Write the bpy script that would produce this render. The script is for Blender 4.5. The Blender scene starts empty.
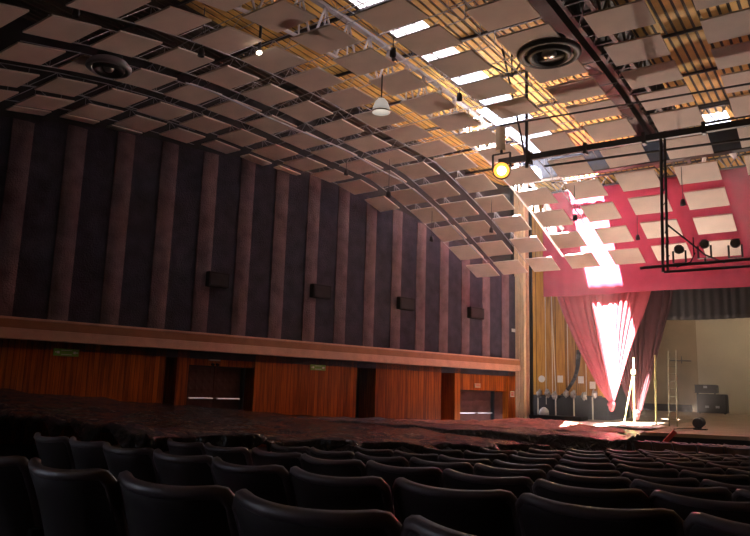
import bpy, math, random
from mathutils import Vector, Matrix, noise
random.seed(7)
SC = bpy.context.scene
COL = SC.collection
EYE = 1.16
pi = math.pi

# ------------------------------------------------------------------ materials
def new_mat(name):
    m = bpy.data.materials.new(name); m.use_nodes = True
    nt = m.node_tree; b = nt.nodes['Principled BSDF']
    return m, nt, b

def N(nt, kind, **kw):
    n = nt.nodes.new(kind)
    for k, v in kw.items():
        if k.startswith('i_'):
            n.inputs[k[2:].replace('_', ' ')].default_value = v
        else:
            setattr(n, k, v)
    return n

def plain(name, c, rough=.6, metal=0., spec=.5, noise_s=None, amt=.25, bump=0., bump_s=40., coat=0.):
    """surface colour with a soft procedural mottling and optional bump"""
    m, nt, b = new_mat(name)
    b.inputs['Roughness'].default_value = rough
    b.inputs['Metallic'].default_value = metal
    b.inputs['Specular IOR Level'].default_value = spec
    if coat: b.inputs['Coat Weight'].default_value = coat
    tc = N(nt, 'ShaderNodeTexCoord')
    nz = N(nt, 'ShaderNodeTexNoise'); nz.inputs['Scale'].default_value = noise_s or 3.; nz.inputs['Detail'].default_value = 5
    nt.links.new(tc.outputs['Object'], nz.inputs['Vector'])
    cr = N(nt, 'ShaderNodeValToRGB')
    cr.color_ramp.elements[0].position = .3; cr.color_ramp.elements[1].position = .7
    cr.color_ramp.elements[0].color = tuple(x*(1-amt) for x in c) + (1,)
    cr.color_ramp.elements[1].color = tuple(min(1, x*(1+amt)) for x in c) + (1,)
    nt.links.new(nz.outputs['Fac'], cr.inputs['Fac']); nt.links.new(cr.outputs['Color'], b.inputs['Base Color'])
    if bump:
        n2 = N(nt, 'ShaderNodeTexNoise'); n2.inputs['Scale'].default_value = bump_s; n2.inputs['Detail'].default_value = 6
        nt.links.new(tc.outputs['Object'], n2.inputs['Vector'])
        bp = N(nt, 'ShaderNodeBump'); bp.inputs['Strength'].default_value = bump; bp.inputs['Distance'].default_value = .05
        nt.links.new(n2.outputs['Fac'], bp.inputs['Height']); nt.links.new(bp.outputs['Normal'], b.inputs['Normal'])
    return m

def emis(name, c, s):
    m, nt, b = new_mat(name)
    b.inputs['Base Color'].default_value = (*c, 1)
    b.inputs['Emission Color'].default_value = (*c, 1); b.inputs['Emission Strength'].default_value = s
    return m

def wood(name, dirv, c1, c2, plank=.14, rough=.55):
    """vertical timber boards; dirv is the horizontal direction across the boards"""
    m, nt, b = new_mat(name)
    b.inputs['Roughness'].default_value = rough; b.inputs['Specular IOR Level'].default_value = .12
    g = N(nt, 'ShaderNodeNewGeometry')
    d = N(nt, 'ShaderNodeVectorMath', operation='DOT_PRODUCT'); d.inputs[1].default_value = (*dirv, 0)
    nt.links.new(g.outputs['Position'], d.inputs[0])
    q = N(nt, 'ShaderNodeMath', operation='DIVIDE'); q.inputs[1].default_value = plank
    nt.links.new(d.outputs['Value'], q.inputs[0])
    fl = N(nt, 'ShaderNodeMath', operation='FLOOR'); nt.links.new(q.outputs[0], fl.inputs[0])
    fr = N(nt, 'ShaderNodeMath', operation='FRACT'); nt.links.new(q.outputs[0], fr.inputs[0])
    wn = N(nt, 'ShaderNodeTexWhiteNoise', noise_dimensions='1D'); nt.links.new(fl.outputs[0], wn.inputs['W'])
    mp = N(nt, 'ShaderNodeMapping'); mp.inputs['Scale'].default_value = (9, 9, .6)
    nt.links.new(g.outputs['Position'], mp.inputs['Vector'])
    nz = N(nt, 'ShaderNodeTexNoise'); nz.inputs['Scale'].default_value = 1.6; nz.inputs['Detail'].default_value = 6
    nt.links.new(mp.outputs[0], nz.inputs['Vector'])
    ad = N(nt, 'ShaderNodeMath', operation='MULTIPLY_ADD'); ad.inputs[1].default_value = .45; nt.links.new(wn.outputs['Value'], ad.inputs[0])
    sb = N(nt, 'ShaderNodeMath', operation='MULTIPLY_ADD'); sb.inputs[1].default_value = 1.5; sb.inputs[2].default_value = -.5
    nt.links.new(nz.outputs['Fac'], sb.inputs[0]); nt.links.new(sb.outputs[0], ad.inputs[2])
    cr = N(nt, 'ShaderNodeValToRGB')
    cr.color_ramp.elements[0].position = .1; cr.color_ramp.elements[1].position = .9
    cr.color_ramp.elements[0].color = (*c1, 1); cr.color_ramp.elements[1].color = (*c2, 1)
    nt.links.new(ad.outputs[0], cr.inputs['Fac'])
    gt = N(nt, 'ShaderNodeMath', operation='GREATER_THAN'); gt.inputs[1].default_value = .07; nt.links.new(fr.outputs[0], gt.inputs[0])
    mx = N(nt, 'ShaderNodeMix', data_type='RGBA'); mx.inputs[6].default_value = (c1[0]*.3, c1[1]*.3, c1[2]*.3, 1)
    nt.links.new(gt.outputs[0], mx.inputs[0]); nt.links.new(cr.outputs['Color'], mx.inputs[7])
    nt.links.new(mx.outputs[2], b.inputs['Base Color'])
    return m

WT = (.2233, .9748)          # along the left wall, towards the stage
M = {}
M['panel'] = plain('panel_board', (.80, .66, .57), .75, amt=.07, noise_s=2.)
M['steel'] = plain('grey_steel', (.42, .41, .45), .45, .3, amt=.15)
M['steel_dark'] = plain('dark_steel', (.035, .03, .035), .5, .3, amt=.3)
M['steel_blue'] = plain('blue_painted_steel', (.10, .13, .20), .5, .1, amt=.2)
M['maroon_steel'] = plain('maroon_painted_steel', (.10, .035, .035), .5, .1, amt=.25)
M['white_steel'] = plain('white_painted_steel', (.75, .72, .75), .45, amt=.08)
M['roof'] = plain('golden_roof_slats', (.80, .50, .14), .6, amt=.25, noise_s=1.2)
M['roof_gap_shade'] = plain('roof_gaps_and_shade', (.05, .03, .018), .7, amt=.25, noise_s=1.2)  # slat gaps, and shade painted on the left part of the roof
M['cloth_dark'] = plain('charcoal_wall_cloth', (.046, .042, .060), .95, spec=.1, amt=.35, noise_s=2.5, bump=.5, bump_s=25)
M['cloth_brown'] = plain('brown_wall_cloth', (.165, .11, .12), .95, spec=.1, amt=.3, noise_s=2.5, bump=.5, bump_s=25)
M['black'] = plain('black_paint', (.012, .011, .012), .8, spec=.15, amt=.3)
M['plaster_dark'] = plain('dark_plaster', (.02, .017, .02), .9, amt=.3)
M['ledge_top'] = plain('ledge_brown_face', (.33, .13, .05), .5, amt=.15)
M['ledge_low'] = plain('ledge_pale_face', (.62, .35, .24), .5, amt=.12)
M['wood'] = wood('red_wood_boards', WT, (.15, .022, .002), (.52, .125, .010))
M['wood_stage'] = wood('golden_wood_boards', (1, 0), (.25, .10, .015), (.62, .30, .06), plank=.45)
M['door'] = plain('padded_door_leather', (.085, .032, .024), .85, spec=.05, amt=.25)
M['chrome'] = plain('brushed_metal', (.6, .55, .52), .3, .8, amt=.1)
M['seat'] = plain('seat_back_shell', (.048, .034, .037), .5, amt=.2, noise_s=6)
M['seat_brown'] = plain('seat_back_brown', (.36, .18, .12), .5, amt=.2, noise_s=6)
M['seat_trim'] = plain('seat_edge_piping', (.20, .15, .17), .38, amt=.1)
M['cushion'] = plain('seat_cushion', (.035, .02, .022), .85, amt=.2)
M['floor'] = plain('dark_floor', (.03, .022, .022), .6, amt=.3)
M['stage_floor'] = plain('stage_boards', (.33, .24, .16), .55, amt=.15, noise_s=1.5)
M['cream'] = plain('cream_pilaster', (.88, .70, .46), .5, amt=.08)
M['stagewall'] = plain('cream_stage_wall', (.62, .53, .40), .8, amt=.06, noise_s=.8)
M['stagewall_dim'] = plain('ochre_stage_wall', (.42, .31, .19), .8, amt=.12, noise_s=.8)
M['curtain'] = plain('rose_curtain_velvet', (.42, .06, .08), .8, amt=.1)
M['valance'] = plain('crimson_valance', (.34, .022, .06), .85, amt=.1)
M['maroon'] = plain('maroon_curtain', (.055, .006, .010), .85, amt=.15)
M['blackcloth'] = plain('black_drape', (.016, .012, .012), .9, amt=.2)
M['rope'] = plain('pale_rope', (.62, .55, .45), .8, amt=.1)
M['paper'] = plain('white_paper', (.75, .72, .68), .8, amt=.05)
M['tuft'] = plain('grey_plastic_wrap', (.30, .27, .26), .4, amt=.3, noise_s=12, bump=.6)
M['red_cloth'] = plain('red_brown_dust_sheet', (.42, .15, .11), .6, amt=.5, noise_s=5, bump=.8, bump_s=14)
M['green'] = plain('green_sign_plate', (.20, .42, .05), .4, amt=.05)
M['sign_pale'] = plain('pale_sign_plate', (.55, .40, .33), .5, amt=.05)
M['red'] = plain('red_print', (.6, .06, .05), .5, amt=.05)
M['yellowpole'] = plain('yellow_green_pole', (.50, .48, .20), .5, amt=.3, noise_s=20)
M['steel_olive'] = plain('olive_ladder', (.20, .18, .10), .5, amt=.2)
M['case'] = plain('black_flight_case', (.014, .012, .012), .55, amt=.3)

# black plastic sheet: glossy, crumpled
m, nt, b = new_mat('black_plastic_sheet')
b.inputs['Base Color'].default_value = (.022, .017, .018, 1); b.inputs['Roughness'].default_value = .09
b.inputs['Specular IOR Level'].default_value = .25
tc = N(nt, 'ShaderNodeTexCoord'); n2 = N(nt, 'ShaderNodeTexNoise'); n2.inputs['Scale'].default_value = 6; n2.inputs['Detail'].default_value = 10
n2.inputs['Distortion'].default_value = 1.2
nt.links.new(tc.outputs['Object'], n2.inputs['Vector'])
bp = N(nt, 'ShaderNodeBump'); bp.inputs['Strength'].default_value = 1.; bp.inputs['Distance'].default_value = .22
nt.links.new(n2.outputs['Fac'], bp.inputs['Height']); nt.links.new(bp.outputs['Normal'], b.inputs['Normal'])
M['plastic'] = m
m2 = m.copy(); m2.name = 'grey_black_plastic_sheet'; m2.node_tree.nodes['Principled BSDF'].inputs['Base Color'].default_value = (.13, .115, .13, 1); M['plastic2'] = m2
# milky translucent roof light sheet
m, nt, b = new_mat('milky_rooflight')
nt.nodes.remove(b)
tr = N(nt, 'ShaderNodeBsdfTranslucent'); tr.inputs['Color'].default_value = (.05, .046, .052, 1)
nt.links.new(tr.outputs[0], nt.nodes['Material Output'].inputs['Surface'])
M['rooflight'] = m
M['lamp_glow'] = emis('lamp_glow', (1., .78, .40), 40)
M['lamp_halo'] = emis('halo_glow', (1., .42, .06), 2.2)
M['bulb'] = emis('bulb_glow', (1., .80, .62), 9)
M['dome_glow'] = emis('dome_glow', (1., .93, .84), .35)

# ------------------------------------------------------------------ geometry helpers
class MB:
    def __init__(s): s.v = []; s.f = []; s.mi = []; s.m = 0
    def quadbox(s, pts):
        b = len(s.v); s.v += [tuple(p) for p in pts]
        for q in ((0,3,2,1),(4,5,6,7),(0,1,5,4),(1,2,6,5),(2,3,7,6),(3,0,4,7)):
            s.f.append(tuple(b+i for i in q)); s.mi.append(s.m)
        return s
    def box(s, x0, x1, y0, y1, z0, z1):
        return s.quadbox([(x0,y0,z0),(x1,y0,z0),(x1,y1,z0),(x0,y1,z0),(x0,y0,z1),(x1,y0,z1),(x1,y1,z1),(x0,y1,z1)])
    def bar(s, a, b, r, n=6, r2=None):
        """straight round bar"""
        a = Vector(a); b = Vector(b); d = b-a
        if d.length < 1e-6: return s
        q = d.to_track_quat('Z', 'Y'); r2 = r if r2 is None else r2
        base = len(s.v)
        for P, rr in ((a, r), (b, r2)):
            for i in range(n):
                t = 2*pi*i/n; s.v.append(tuple(P + q @ Vector((rr*math.cos(t), rr*math.sin(t), 0))))
        for i in range(n):
            j = (i+1) % n; s.f.append((base+i, base+j, base+n+j, base+n+i)); s.mi.append(s.m)
        s.f.append(tuple(base+i for i in reversed(range(n)))); s.mi.append(s.m)
        s.f.append(tuple(base+n+i for i in range(n))); s.mi.append(s.m)
        return s
    def flat(s, a, b, w, h, up=(0,0,1)):
        """rectangular bar from a to b"""
        a = Vector(a); b = Vector(b); d = (b-a).normalized(); u = Vector(up)
        x = d.cross(u)
        if x.length < 1e-4: x = d.cross(Vector((1,0,0)))
        x.normalize(); y = x.cross(d).normalized()
        P = []
        for p in (a, b):
            P += [p - x*w/2 - y*h/2, p + x*w/2 - y*h/2, p + x*w/2 + y*h/2, p - x*w/2 + y*h/2]
        return s.quadbox(P)
    def tube(s, pts, r, n=6):
        """one continuous bent tube"""
        pts = [Vector(p) for p in pts]; base = len(s.v); m_ = len(pts); x = None
        for k, p in enumerate(pts):
            d = (pts[min(k+1, m_-1)]-pts[max(k-1, 0)]).normalized()
            x = (Vector((0,1,0)) if x is None else x); x = (x - d*x.dot(d)).normalized(); y = d.cross(x)
            for i in range(n):
                t = 2*pi*i/n; s.v.append(tuple(p + x*r*math.cos(t) + y*r*math.sin(t)))
        for k in range(m_-1):
            for i in range(n):
                j = (i+1) % n; s.f.append((base+k*n+i, base+k*n+j, base+(k+1)*n+j, base+(k+1)*n+i)); s.mi.append(s.m)
        s.f.append(tuple(base+i for i in reversed(range(n)))); s.mi.append(s.m)
        s.f.append(tuple(base+(m_-1)*n+i for i in range(n))); s.mi.append(s.m)
        return s
    def path(s, pts, r, n=6):
        for a, b in zip(pts[:-1], pts[1:]): s.bar(a, b, r, n)
        return s
    def lathe(s, prof, c=(0,0,0), n=24, mats=None):
        base = len(s.v); c = Vector(c)
        for (r, z) in prof:
            for i in range(n):
                t = 2*pi*i/n; s.v.append((c.x+r*math.cos(t), c.y+r*math.sin(t), c.z+z))
        for k in range(len(prof)-1):
            for i in range(n):
                j = (i+1) % n; s.f.append((base+k*n+i, base+k*n+j, base+(k+1)*n+j, base+(k+1)*n+i))
                s.mi.append(mats[k] if mats else s.m)
        return s
    def grid(s, fn, nu, nv, thick=None):
        """surface fn(u,v)->point, u,v in 0..1"""
        base = len(s.v)
        for j in range(nv+1):
            for i in range(nu+1): s.v.append(tuple(fn(i/nu, j/nv)))
        for j in range(nv):
            for i in range(nu):
                a = base+j*(nu+1)+i; s.f.append((a, a+1, a+nu+2, a+nu+1)); s.mi.append(s.m)
        return s
    def ball(s, c, r, n=10, sq=(1,1,1)):
        base = len(s.v); c = Vector(c); m_ = max(4, n//2)
        for k in range(m_+1):
            ph = pi*k/m_
            for i in range(n):
                t = 2*pi*i/n
                s.v.append((c.x+sq[0]*r*math.sin(ph)*math.cos(t), c.y+sq[1]*r*math.sin(ph)*math.sin(t), c.z+sq[2]*r*math.cos(ph)))
        for k in range(m_):
            for i in range(n):
                j = (i+1) % n; s.f.append((base+k*n+i, base+(k+1)*n+i, base+(k+1)*n+j, base+k*n+j)); s.mi.append(s.m)
        return s

def obj(name, mb, mats, parent=None, smooth=False, bevel=0., solid=0., loc=None):
    me = bpy.data.meshes.new(name)
    off = Vector(loc) if loc is not None else Vector((0,0,0))
    if parent is not None:
        off = Vector((0,0,0)); q = parent
        while q is not None: off += q.location; q = q.parent
    me.from_pydata([tuple(Vector(p)-off) for p in mb.v], [], mb.f)
    for mm in (mats if isinstance(mats, (list, tuple)) else [mats]): me.materials.append(mm)
    me.polygons.foreach_set('material_index', mb.mi)
    if smooth: me.polygons.foreach_set('use_smooth', [True]*len(me.polygons))
    me.validate(); me.update()
    o = bpy.data.objects.new(name, me); COL.objects.link(o)
    if parent is not None: o.parent = parent
    elif loc is not None: o.location = loc
    if solid:
        md = o.modifiers.new('thickness', 'SOLIDIFY'); md.thickness = solid; md.offset = 0
    if bevel:
        md = o.modifiers.new('bevel', 'BEVEL'); md.width = bevel; md.segments = 2; md.limit_method = 'ANGLE'
    return o

def tag(o, label=None, cat=None, group=None, kind=None):
    if label: o['label'] = label
    if cat: o['category'] = cat
    if group: o['group'] = group
    if kind: o['kind'] = kind
    return o

def thing(name, loc, label, cat, group=None, rz=0.):
    o = bpy.data.objects.new(name, None); COL.objects.link(o); o.location = loc; o.rotation_euler = (0,0,rz)
    o.empty_display_size = .2
    return tag(o, label, cat, group)

def copy_tree(o, parent=None):
    c = o.copy(); COL.objects.link(c); c.parent = parent
    for ch in list(o.children): copy_tree(ch, c)
    return c

ORD = ['first','second','third','fourth','fifth','sixth','seventh','eighth','ninth','tenth','eleventh','twelfth','thirteenth','fourteenth','fifteenth','sixteenth']

def struct(name, mb, mats, parent=None, label=None, **kw):
    o = obj(name, mb, mats, parent, **kw)
    if parent is None: o['kind'] = 'structure'
    return o

# ------------------------------------------------------------------ levels
CX, CY = -.27, 26.57                       # centre that the curved seat rows face
def ztop(s):                               # height of the seat backs above the ground under the camera
    n = (s-1.37)/1.026
    n = max(n, -2)
    return EYE - .283 - .068*min(n, 4) - .043*max(0, n-4)
def zfloor(s): return ztop(s) - .88
def zstage(s): return .06 + .0233*(s-25)
def W(w, off, z):                          # point by the left wall: along it, out from it, height
    d = 18.6-off
    return (WT[0]*w - WT[1]*d, WT[1]*w + WT[0]*d, z)
def wbox(mb, w0, w1, o0, o1, z0, z1):
    return mb.quadbox([W(w0,o0,z0), W(w1,o0,z0), W(w1,o1,z0), W(w0,o1,z0), W(w0,o0,z1), W(w1,o0,z1), W(w1,o1,z1), W(w0,o1,z1)])
WROT = math.atan2(WT[1], WT[0])
ZR = 10.46

# ------------------------------------------------------------------ setting
mb = MB()
ss = [-9, -4, -1] + [1.37+1.026*i for i in range(0, 24)]
def ffl(u, v):
    k = v*(len(ss)-1); i = min(int(k), len(ss)-2); s = ss[i]+(ss[i+1]-ss[i])*(k-i)
    return (-22+44*u, s, zfloor(s))
mb.grid(ffl, 8, len(ss)-1); struct('floor', mb, M['floor'], solid=.1)

# stage floor with its dark front
mb = MB()
def edge(t):  return 25.1 + .20*(t+3) if t < -3 else 25.1 - .01*(t+3)**2*.3
ts = [-12.6 + 25.2*i/24 for i in range(25)]
for a, b_ in zip(ts[:-1], ts[1:]):
    ea, eb = max(23.6, edge(a)), max(23.6, edge(b_))
    mb.m = 0; k = len(mb.v)
    mb.quadbox([(a,ea,zstage(25)-.12),(b_,eb,zstage(25)-.12),(b_,43,zstage(43)-.12),(a,43,zstage(43)-.12),
                (a,ea,zstage(ea)),(b_,eb,zstage(eb)),(b_,43,zstage(43)),(a,43,zstage(43))])
    mb.m = 1
    mb.quadbox([(a,ea+.06,-1.4),(b_,eb+.06,-1.4),(b_,eb+.3,-1.4),(a,ea+.3,-1.4),(a,ea+.06,zstage(25)-.1),(b_,eb+.06,zstage(25)-.1),(b_,eb+.3,zstage(25)-.1),(a,ea+.3,zstage(25)-.1)])
struct('floor_stage', mb, [M['stage_floor'], M['black']])

# junction height of the striped wall against the ceiling
JW = [(-10,5.9),(0,6.2),(4.1,6.42),(5.3,6.62),(7.4,6.92),(9.9,6.97),(11.7,6.97),(13.3,6.87),(15.,6.66),(18.,6.25),(20.3,5.80),(22.8,5.28),(24.1,4.95),(25.3,4.6)]
def jz(w):
    for (a, za), (b_, zb) in zip(JW[:-1], JW[1:]):
        if w <= b_: return za+(zb-za)*(w-a)/(b_-a) + .5*max(0, min(1, (w-10)/4))
    return JW[-1][1]+.5
mb = MB()
# upper cloth-faced wall, dark plaster above the ceiling line
for k in range(72):
    w0 = -10 + k*35.3/72; w1 = w0 + 35.3/72
    mb.m = 0
    mb.quadbox([W(w0,-.35,1.9),W(w1,-.35,1.9),W(w1,0,1.9),W(w0,0,1.9),W(w0,-.35,EYE+jz(w0)),W(w1,-.35,EYE+jz(w1)),W(w1,0,EYE+jz(w1)),W(w0,0,EYE+jz(w0))])
mb.m = 1
wbox(mb, -10, 25.3, -.6, -.3, 1.9, ZR+.1)
mb.m = 2                                                        # rear of the recessed lower wall
wbox(mb, -10, 25.3, -1.2, -1.0, -1.4, 2.6)
wbox(mb, -10, 25.3, -1.0, -.3, 2.3, 2.6)
wall = struct('wall_left', mb, [M['cloth_dark'], M['plaster_dark'], M['black']])
for k in range(-6, 15):                                         # proud brown strips
    w0 = 5.72 + 1.322*k; w1 = w0+.5
    if w1 > 25.2: continue
    z1 = EYE+min(jz(w0), jz(w1))-.02
    s_ = MB(); n = 6
    for i in range(n):                                          # gently bowed face
        a = i/n; c = (i+1)/n
        oa = .03+.04*math.sin(pi*a); oc = .03+.04*math.sin(pi*c)
        wa = w0+.5*a; wc = w0+.5*c
        s_.quadbox([W(wa,-.02,2.6),W(wc,-.02,2.6),W(wc,oc,2.6),W(wa,oa,2.6),W(wa,-.02,z1),W(wc,-.02,z1),W(wc,oc,z1),W(wa,oa,z1)])
    obj('wall_strip', s_, M['cloth_brown'], wall)
zl0, zl1 = EYE+.955, EYE+1.46
mb = MB(); mb.m = 0
wbox(mb, -10, 25.35, -.3, .22, zl0+.26, zl1)
mb.m = 1; wbox(mb, -10, 25.35, -.3, .24, zl0, zl0+.26)
mb.m = 1; wbox(mb, -10, 25.35, .2, .245, zl1-.04, zl1+.02)
struct('trim_1', mb, [M['ledge_top'], M['ledge_low']], bevel=.012)
# timber wall faces below the ledge
for w0, w1, d0 in [(-10, -2.2, 0), (-1.6, 9.0, 0), (9.35, 9.72, 0), (11.95, 16.1, 0), (17.0, 20.45, 0), (21.25, 21.58, 0), (24.68, 25.3, 0)]:
    obj('wood_panel', wbox(MB(), w0, w1, -.9, d0, -1.4, zl0+.02), M['wood'], wall)
for w0, w1, zt in [(9.72, 11.95, EYE+.55), (21.58, 24.68, EYE+.10)]:
    obj('wood_header', wbox(MB(), w0, w1, -.6, -.10, zt, zl0+.02), M['wood'], wall)

def door(name, w0, w1, zt, zb, barz, wide, label):
    r = bpy.data.objects.new(name, None); COL.objects.link(r); r.location = W((w0+w1)/2, -.25, zb)
    r['kind'] = 'structure'
    fr = MB()
    for a in (w0-.07, w1): wbox(fr, a, a+.07, -.42, -.12, zb, zt+.06)
    wbox(fr, w0-.07, w1+.07, -.42, -.12, zt, zt+.07)
    obj('door_frame', fr, M['black'], r)
    mid = (w0+w1)/2
    for a, c in ((w0, mid-.01), (mid+.01, w1)):
        lf = wbox(MB(), a, c, -.36, -.28, zb, zt)
        nx = 4; nz = 9
        for i in range(nx):
            for j in range(nz):
                w = a+(c-a)*(i+.5)/nx; z = zb+(zt-zb)*(j+.5)/nz
                hw = (c-a)/nx*.44; hz = (zt-zb)/nz*.44          # tufted diamond cushions
                b0 = len(lf.v)
                lf.v += [W(w-hw,-.28,z), W(w,-.28,z-hz), W(w+hw,-.28,z), W(w,-.28,z+hz), W(w,-.262,z)]
                for q in ((0,1,4),(1,2,4),(2,3,4),(3,0,4)): lf.f.append(tuple(b0+t for t in q)); lf.mi.append(0)
        L = obj('door_leaf', lf, M['door'], r)
        pb = MB().bar(W(a+.08,-.16,barz), W(c-.06,-.16,barz), .025)
        for w in (a+.12, c-.1): pb.bar(W(w,-.28,barz), W(w,-.16,barz), .02)
        obj('push_bar', pb, M['chrome'], L)
    return r
door('door_1', 9.80, 11.62, EYE+.52, zfloor(14.5), EYE-.40, 0, '')
door('door_2', 21.66, 23.85, EYE+.07, zfloor(26), EYE-.81, 0, '')
# narrow padded side panel right of the stage-end doors
obj('padded_side_panel', wbox(MB(), 23.95, 24.55, -.36, -.2, zfloor(26), EYE+.05), M['door'], wall)

# wall-mounted bits
def wthing(name, w, off, z, label, cat, group=None):
    return thing(name, W(w, off, z), label, cat, group)
for (w, z, lab) in [(6.27, .70, 'small green exit sign high on the wood wall at the far left'), (14.37, .665, 'small green exit sign on the wood wall right of the first doors')]:
    r = wthing('exit_sign', w, 0, EYE+z, lab, 'sign')
    obj('sign_plate', wbox(MB(), w-.31, w+.31, .005, .04, EYE+z-.09, EYE+z+.09), M['green'], r)
    g = MB()
    for sx in (-1, 1):                                          # white arrows / figures at the ends, words between
        g.quadbox([W(w+sx*.20-.03,.041,EYE+z-.03),W(w+sx*.20+.03,.041,EYE+z-.03),W(w+sx*.20+.03,.046,EYE+z-.03),W(w+sx*.20-.03,.046,EYE+z-.03),
                   W(w+sx*.20-.03,.041,EYE+z+.03),W(w+sx*.20+.03,.041,EYE+z+.03),W(w+sx*.20+.03,.046,EYE+z+.03),W(w+sx*.20-.03,.046,EYE+z+.03)])
        g.quadbox([W(w+sx*.26-.02,.041,EYE+z-.012),W(w+sx*.26+.02,.041,EYE+z-.012),W(w+sx*.26+.02,.046,EYE+z-.012),W(w+sx*.26-.02,.046,EYE+z-.012),
                   W(w+sx*.26-.02,.041,EYE+z+.012),W(w+sx*.26+.02,.041,EYE+z+.012),W(w+sx*.26+.02,.046,EYE+z+.012),W(w+sx*.26-.02,.046,EYE+z+.012)])
    wbox(g, w-.13, w+.13, .041, .046, EYE+z+.045, EYE+z+.06); wbox(g, w-.13, w+.13, .041, .046, EYE+z-.06, EYE+z-.045)
    obj('sign_marks', g, M['paper'], r)
r = wthing('emergency_light', 10.55, -.1, EYE+.78, 'pale emergency lamp box over the left double doors', 'light fitting')
obj('housing', wbox(MB(), 10.38, 10.74, -.10, -.02, EYE+.70, EYE+.86), M['sign_pale'], r)
g = MB(); g.bar(W(10.5,-.06,EYE+.6), W(10.5,.02,EYE+.58), .04, 8); g.bar(W(10.65,-.06,EYE+.6), W(10.65,.02,EYE+.58), .04, 8)
obj('lamp_head', g, M['black'], r)
r = wthing('door_sign', 22.75, -.1, EYE+.3, 'small pale square sign above the doors nearest the stage', 'sign')
obj('sign_plate', wbox(MB(), 22.58, 22.92, -.098, -.07, EYE+.20, EYE+.38), M['sign_pale'], r)
obj('sign_marks', wbox(wbox(MB(), 22.64, 22.86, -.069, -.063, EYE+.27, EYE+.30), 22.64, 22.86, -.069, -.063, EYE+.33, EYE+.345), M['red'], r)
r = wthing('extinguisher_sign', 24.96, 0, EYE, 'small white and red sign on the narrow wood pier beside the pilaster', 'sign')
obj('sign_plate', wbox(MB(), 24.82, 25.1, .003, .02, EYE-.13, EYE+.11), M['paper'], r)
obj('sign_marks', wbox(wbox(MB(), 24.87, 25.05, .021, .026, EYE-.08, EYE-.02), 24.87, 25.05, .021, .026, EYE+.01, EYE+.06), M['red'], r)
for i, (w0, w1, z0, z1) in enumerate([(10.02,10.70,2.86,3.30),(13.86,14.62,2.95,3.40),(17.87,18.65,2.96,3.41),(21.89,22.75,2.99,3.44)]):
    r = wthing('wall_speaker', (w0+w1)/2, .1, EYE+z0, '%s of the four flat dark speaker boxes on the striped wall, counting towards the stage' % ORD[i], 'speaker', 'wall speakers')
    obj('cabinet', wbox(MB(), w0, w1, .02, .26, EYE+z0, EYE+z1), M['black'], r, bevel=.01)
    obj('grille', wbox(MB(), w0+.05, w1-.05, .262, .275, EYE+z0+.05, EYE+z1-.05), M['plaster_dark'], r)
r = tag(obj('thermostat', wbox(MB(), 24.92, 25.18, .005, .04, EYE+2.66, EYE+2.80), M['paper'], loc=W(25.05,0,EYE+2.7), bevel=.008), 'tiny white box on the striped wall beside the cream pilaster', 'wall box')

# proscenium pilaster at the end of the left wall
mb = MB(); mb.m = 0
for k in range(4):
    x0 = -12.54+.12*k
    mb.box(x0, x0+.095, 28.72-.03*(k % 2), 29.2, .05, ZR)
mb.box(-12.54, -12.08, 28.78, 29.2, .05, ZR)
mb.m = 1; mb.box(-12.08, -11.96, 28.9, 29.2, .05, ZR)
mb.m = 3; mb.box(-14, -12.5, 28.95, 29.2, -1.3, ZR)
mb.m = 2; mb.box(-12.6, -11.9, 28.55, 29.2, -1.3, .08)
mb.m = 3; mb.box(-11.96, -11.88, 29.0, 29.2, -1.3, ZR)
struct('trim_2', mb, [M['cream'], M['ledge_low'], M['black'], M['black']])

# golden wood wall left of the stage opening, its dark continuation and stage house walls
mb = MB(); mb.box(-12.6, -9.0, 30.2, 30.35, -.3, ZR)
mb.m = 1; mb.box(-12.6, -9.0, 30.14, 30.2, -.3, 1.12)
struct('wall_stage_left', mb, [M['wood_stage'], M['plaster_dark']])
mb = MB(); mb.box(-9.0, -8.9, 30.2, 33.2, -.3, ZR); mb.box(-14, -9, 33.2, 33.4, -.3, ZR); mb.box(-13.2, -13.1, 33.2, 43, -.3, ZR)
struct('wall_wing', mb, M['blackcloth'])
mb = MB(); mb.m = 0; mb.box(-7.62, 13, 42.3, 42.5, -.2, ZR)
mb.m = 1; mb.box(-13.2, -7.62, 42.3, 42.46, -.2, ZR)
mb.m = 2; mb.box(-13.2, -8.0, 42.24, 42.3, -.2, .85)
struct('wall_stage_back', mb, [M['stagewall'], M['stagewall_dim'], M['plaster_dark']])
mb = MB(); mb.box(13, 13.2, 29, 43, -.3, ZR); mb.box(12, 22, 29, 29.3, -1.4, ZR); mb.box(22, 22.3, -9, 29.3, -1.4, ZR)
struct('wall_right', mb, M['plaster_dark'])
mb = MB(); mb.box(-24, 22.3, -9.3, -9, -1.4, ZR)
struct('wall_back', mb, M['plaster_dark'])
mb = MB(); mb.box(12.2, 13, 28.75, 29.2, -1.2, ZR); struct('trim_3', mb, M['cream'])

# roof: corrugated sheets, a milky rooflight strip and the stripped opening above the stage edge
mb = MB(); t = -26.
OPEN = [(-10.1, -8.7, 20.0, 28.75), (-9.7, -8.6, 16.5, 20.0), (-3.9, -3.05, 24.2, 26.2)]
LIGHT = [(-9.7, -8.6, 9.5, 16.5)]
k = 0
while t < 24:
    st = .075 if k % 2 else .145
    cuts = [(a[2], a[3]) for a in OPEN+LIGHT if t+st/2 > a[0] and t+st/2 < a[1]]
    cuts.sort(); y = -9.3; segs = []
    for c0, c1 in cuts:
        segs.append((y, c0)); y = c1
    segs.append((y, 43.))
    for (y0, y1) in segs:
        if y1-y0 < .01: continue
        mb.m = 1 if (k % 2 or t < -13.4) else 0  # slats at far left coloured dark to stand in for the unlit roof
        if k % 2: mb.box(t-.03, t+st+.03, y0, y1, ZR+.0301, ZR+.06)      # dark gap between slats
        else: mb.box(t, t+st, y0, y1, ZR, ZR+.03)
    t += st; k += 1
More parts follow.
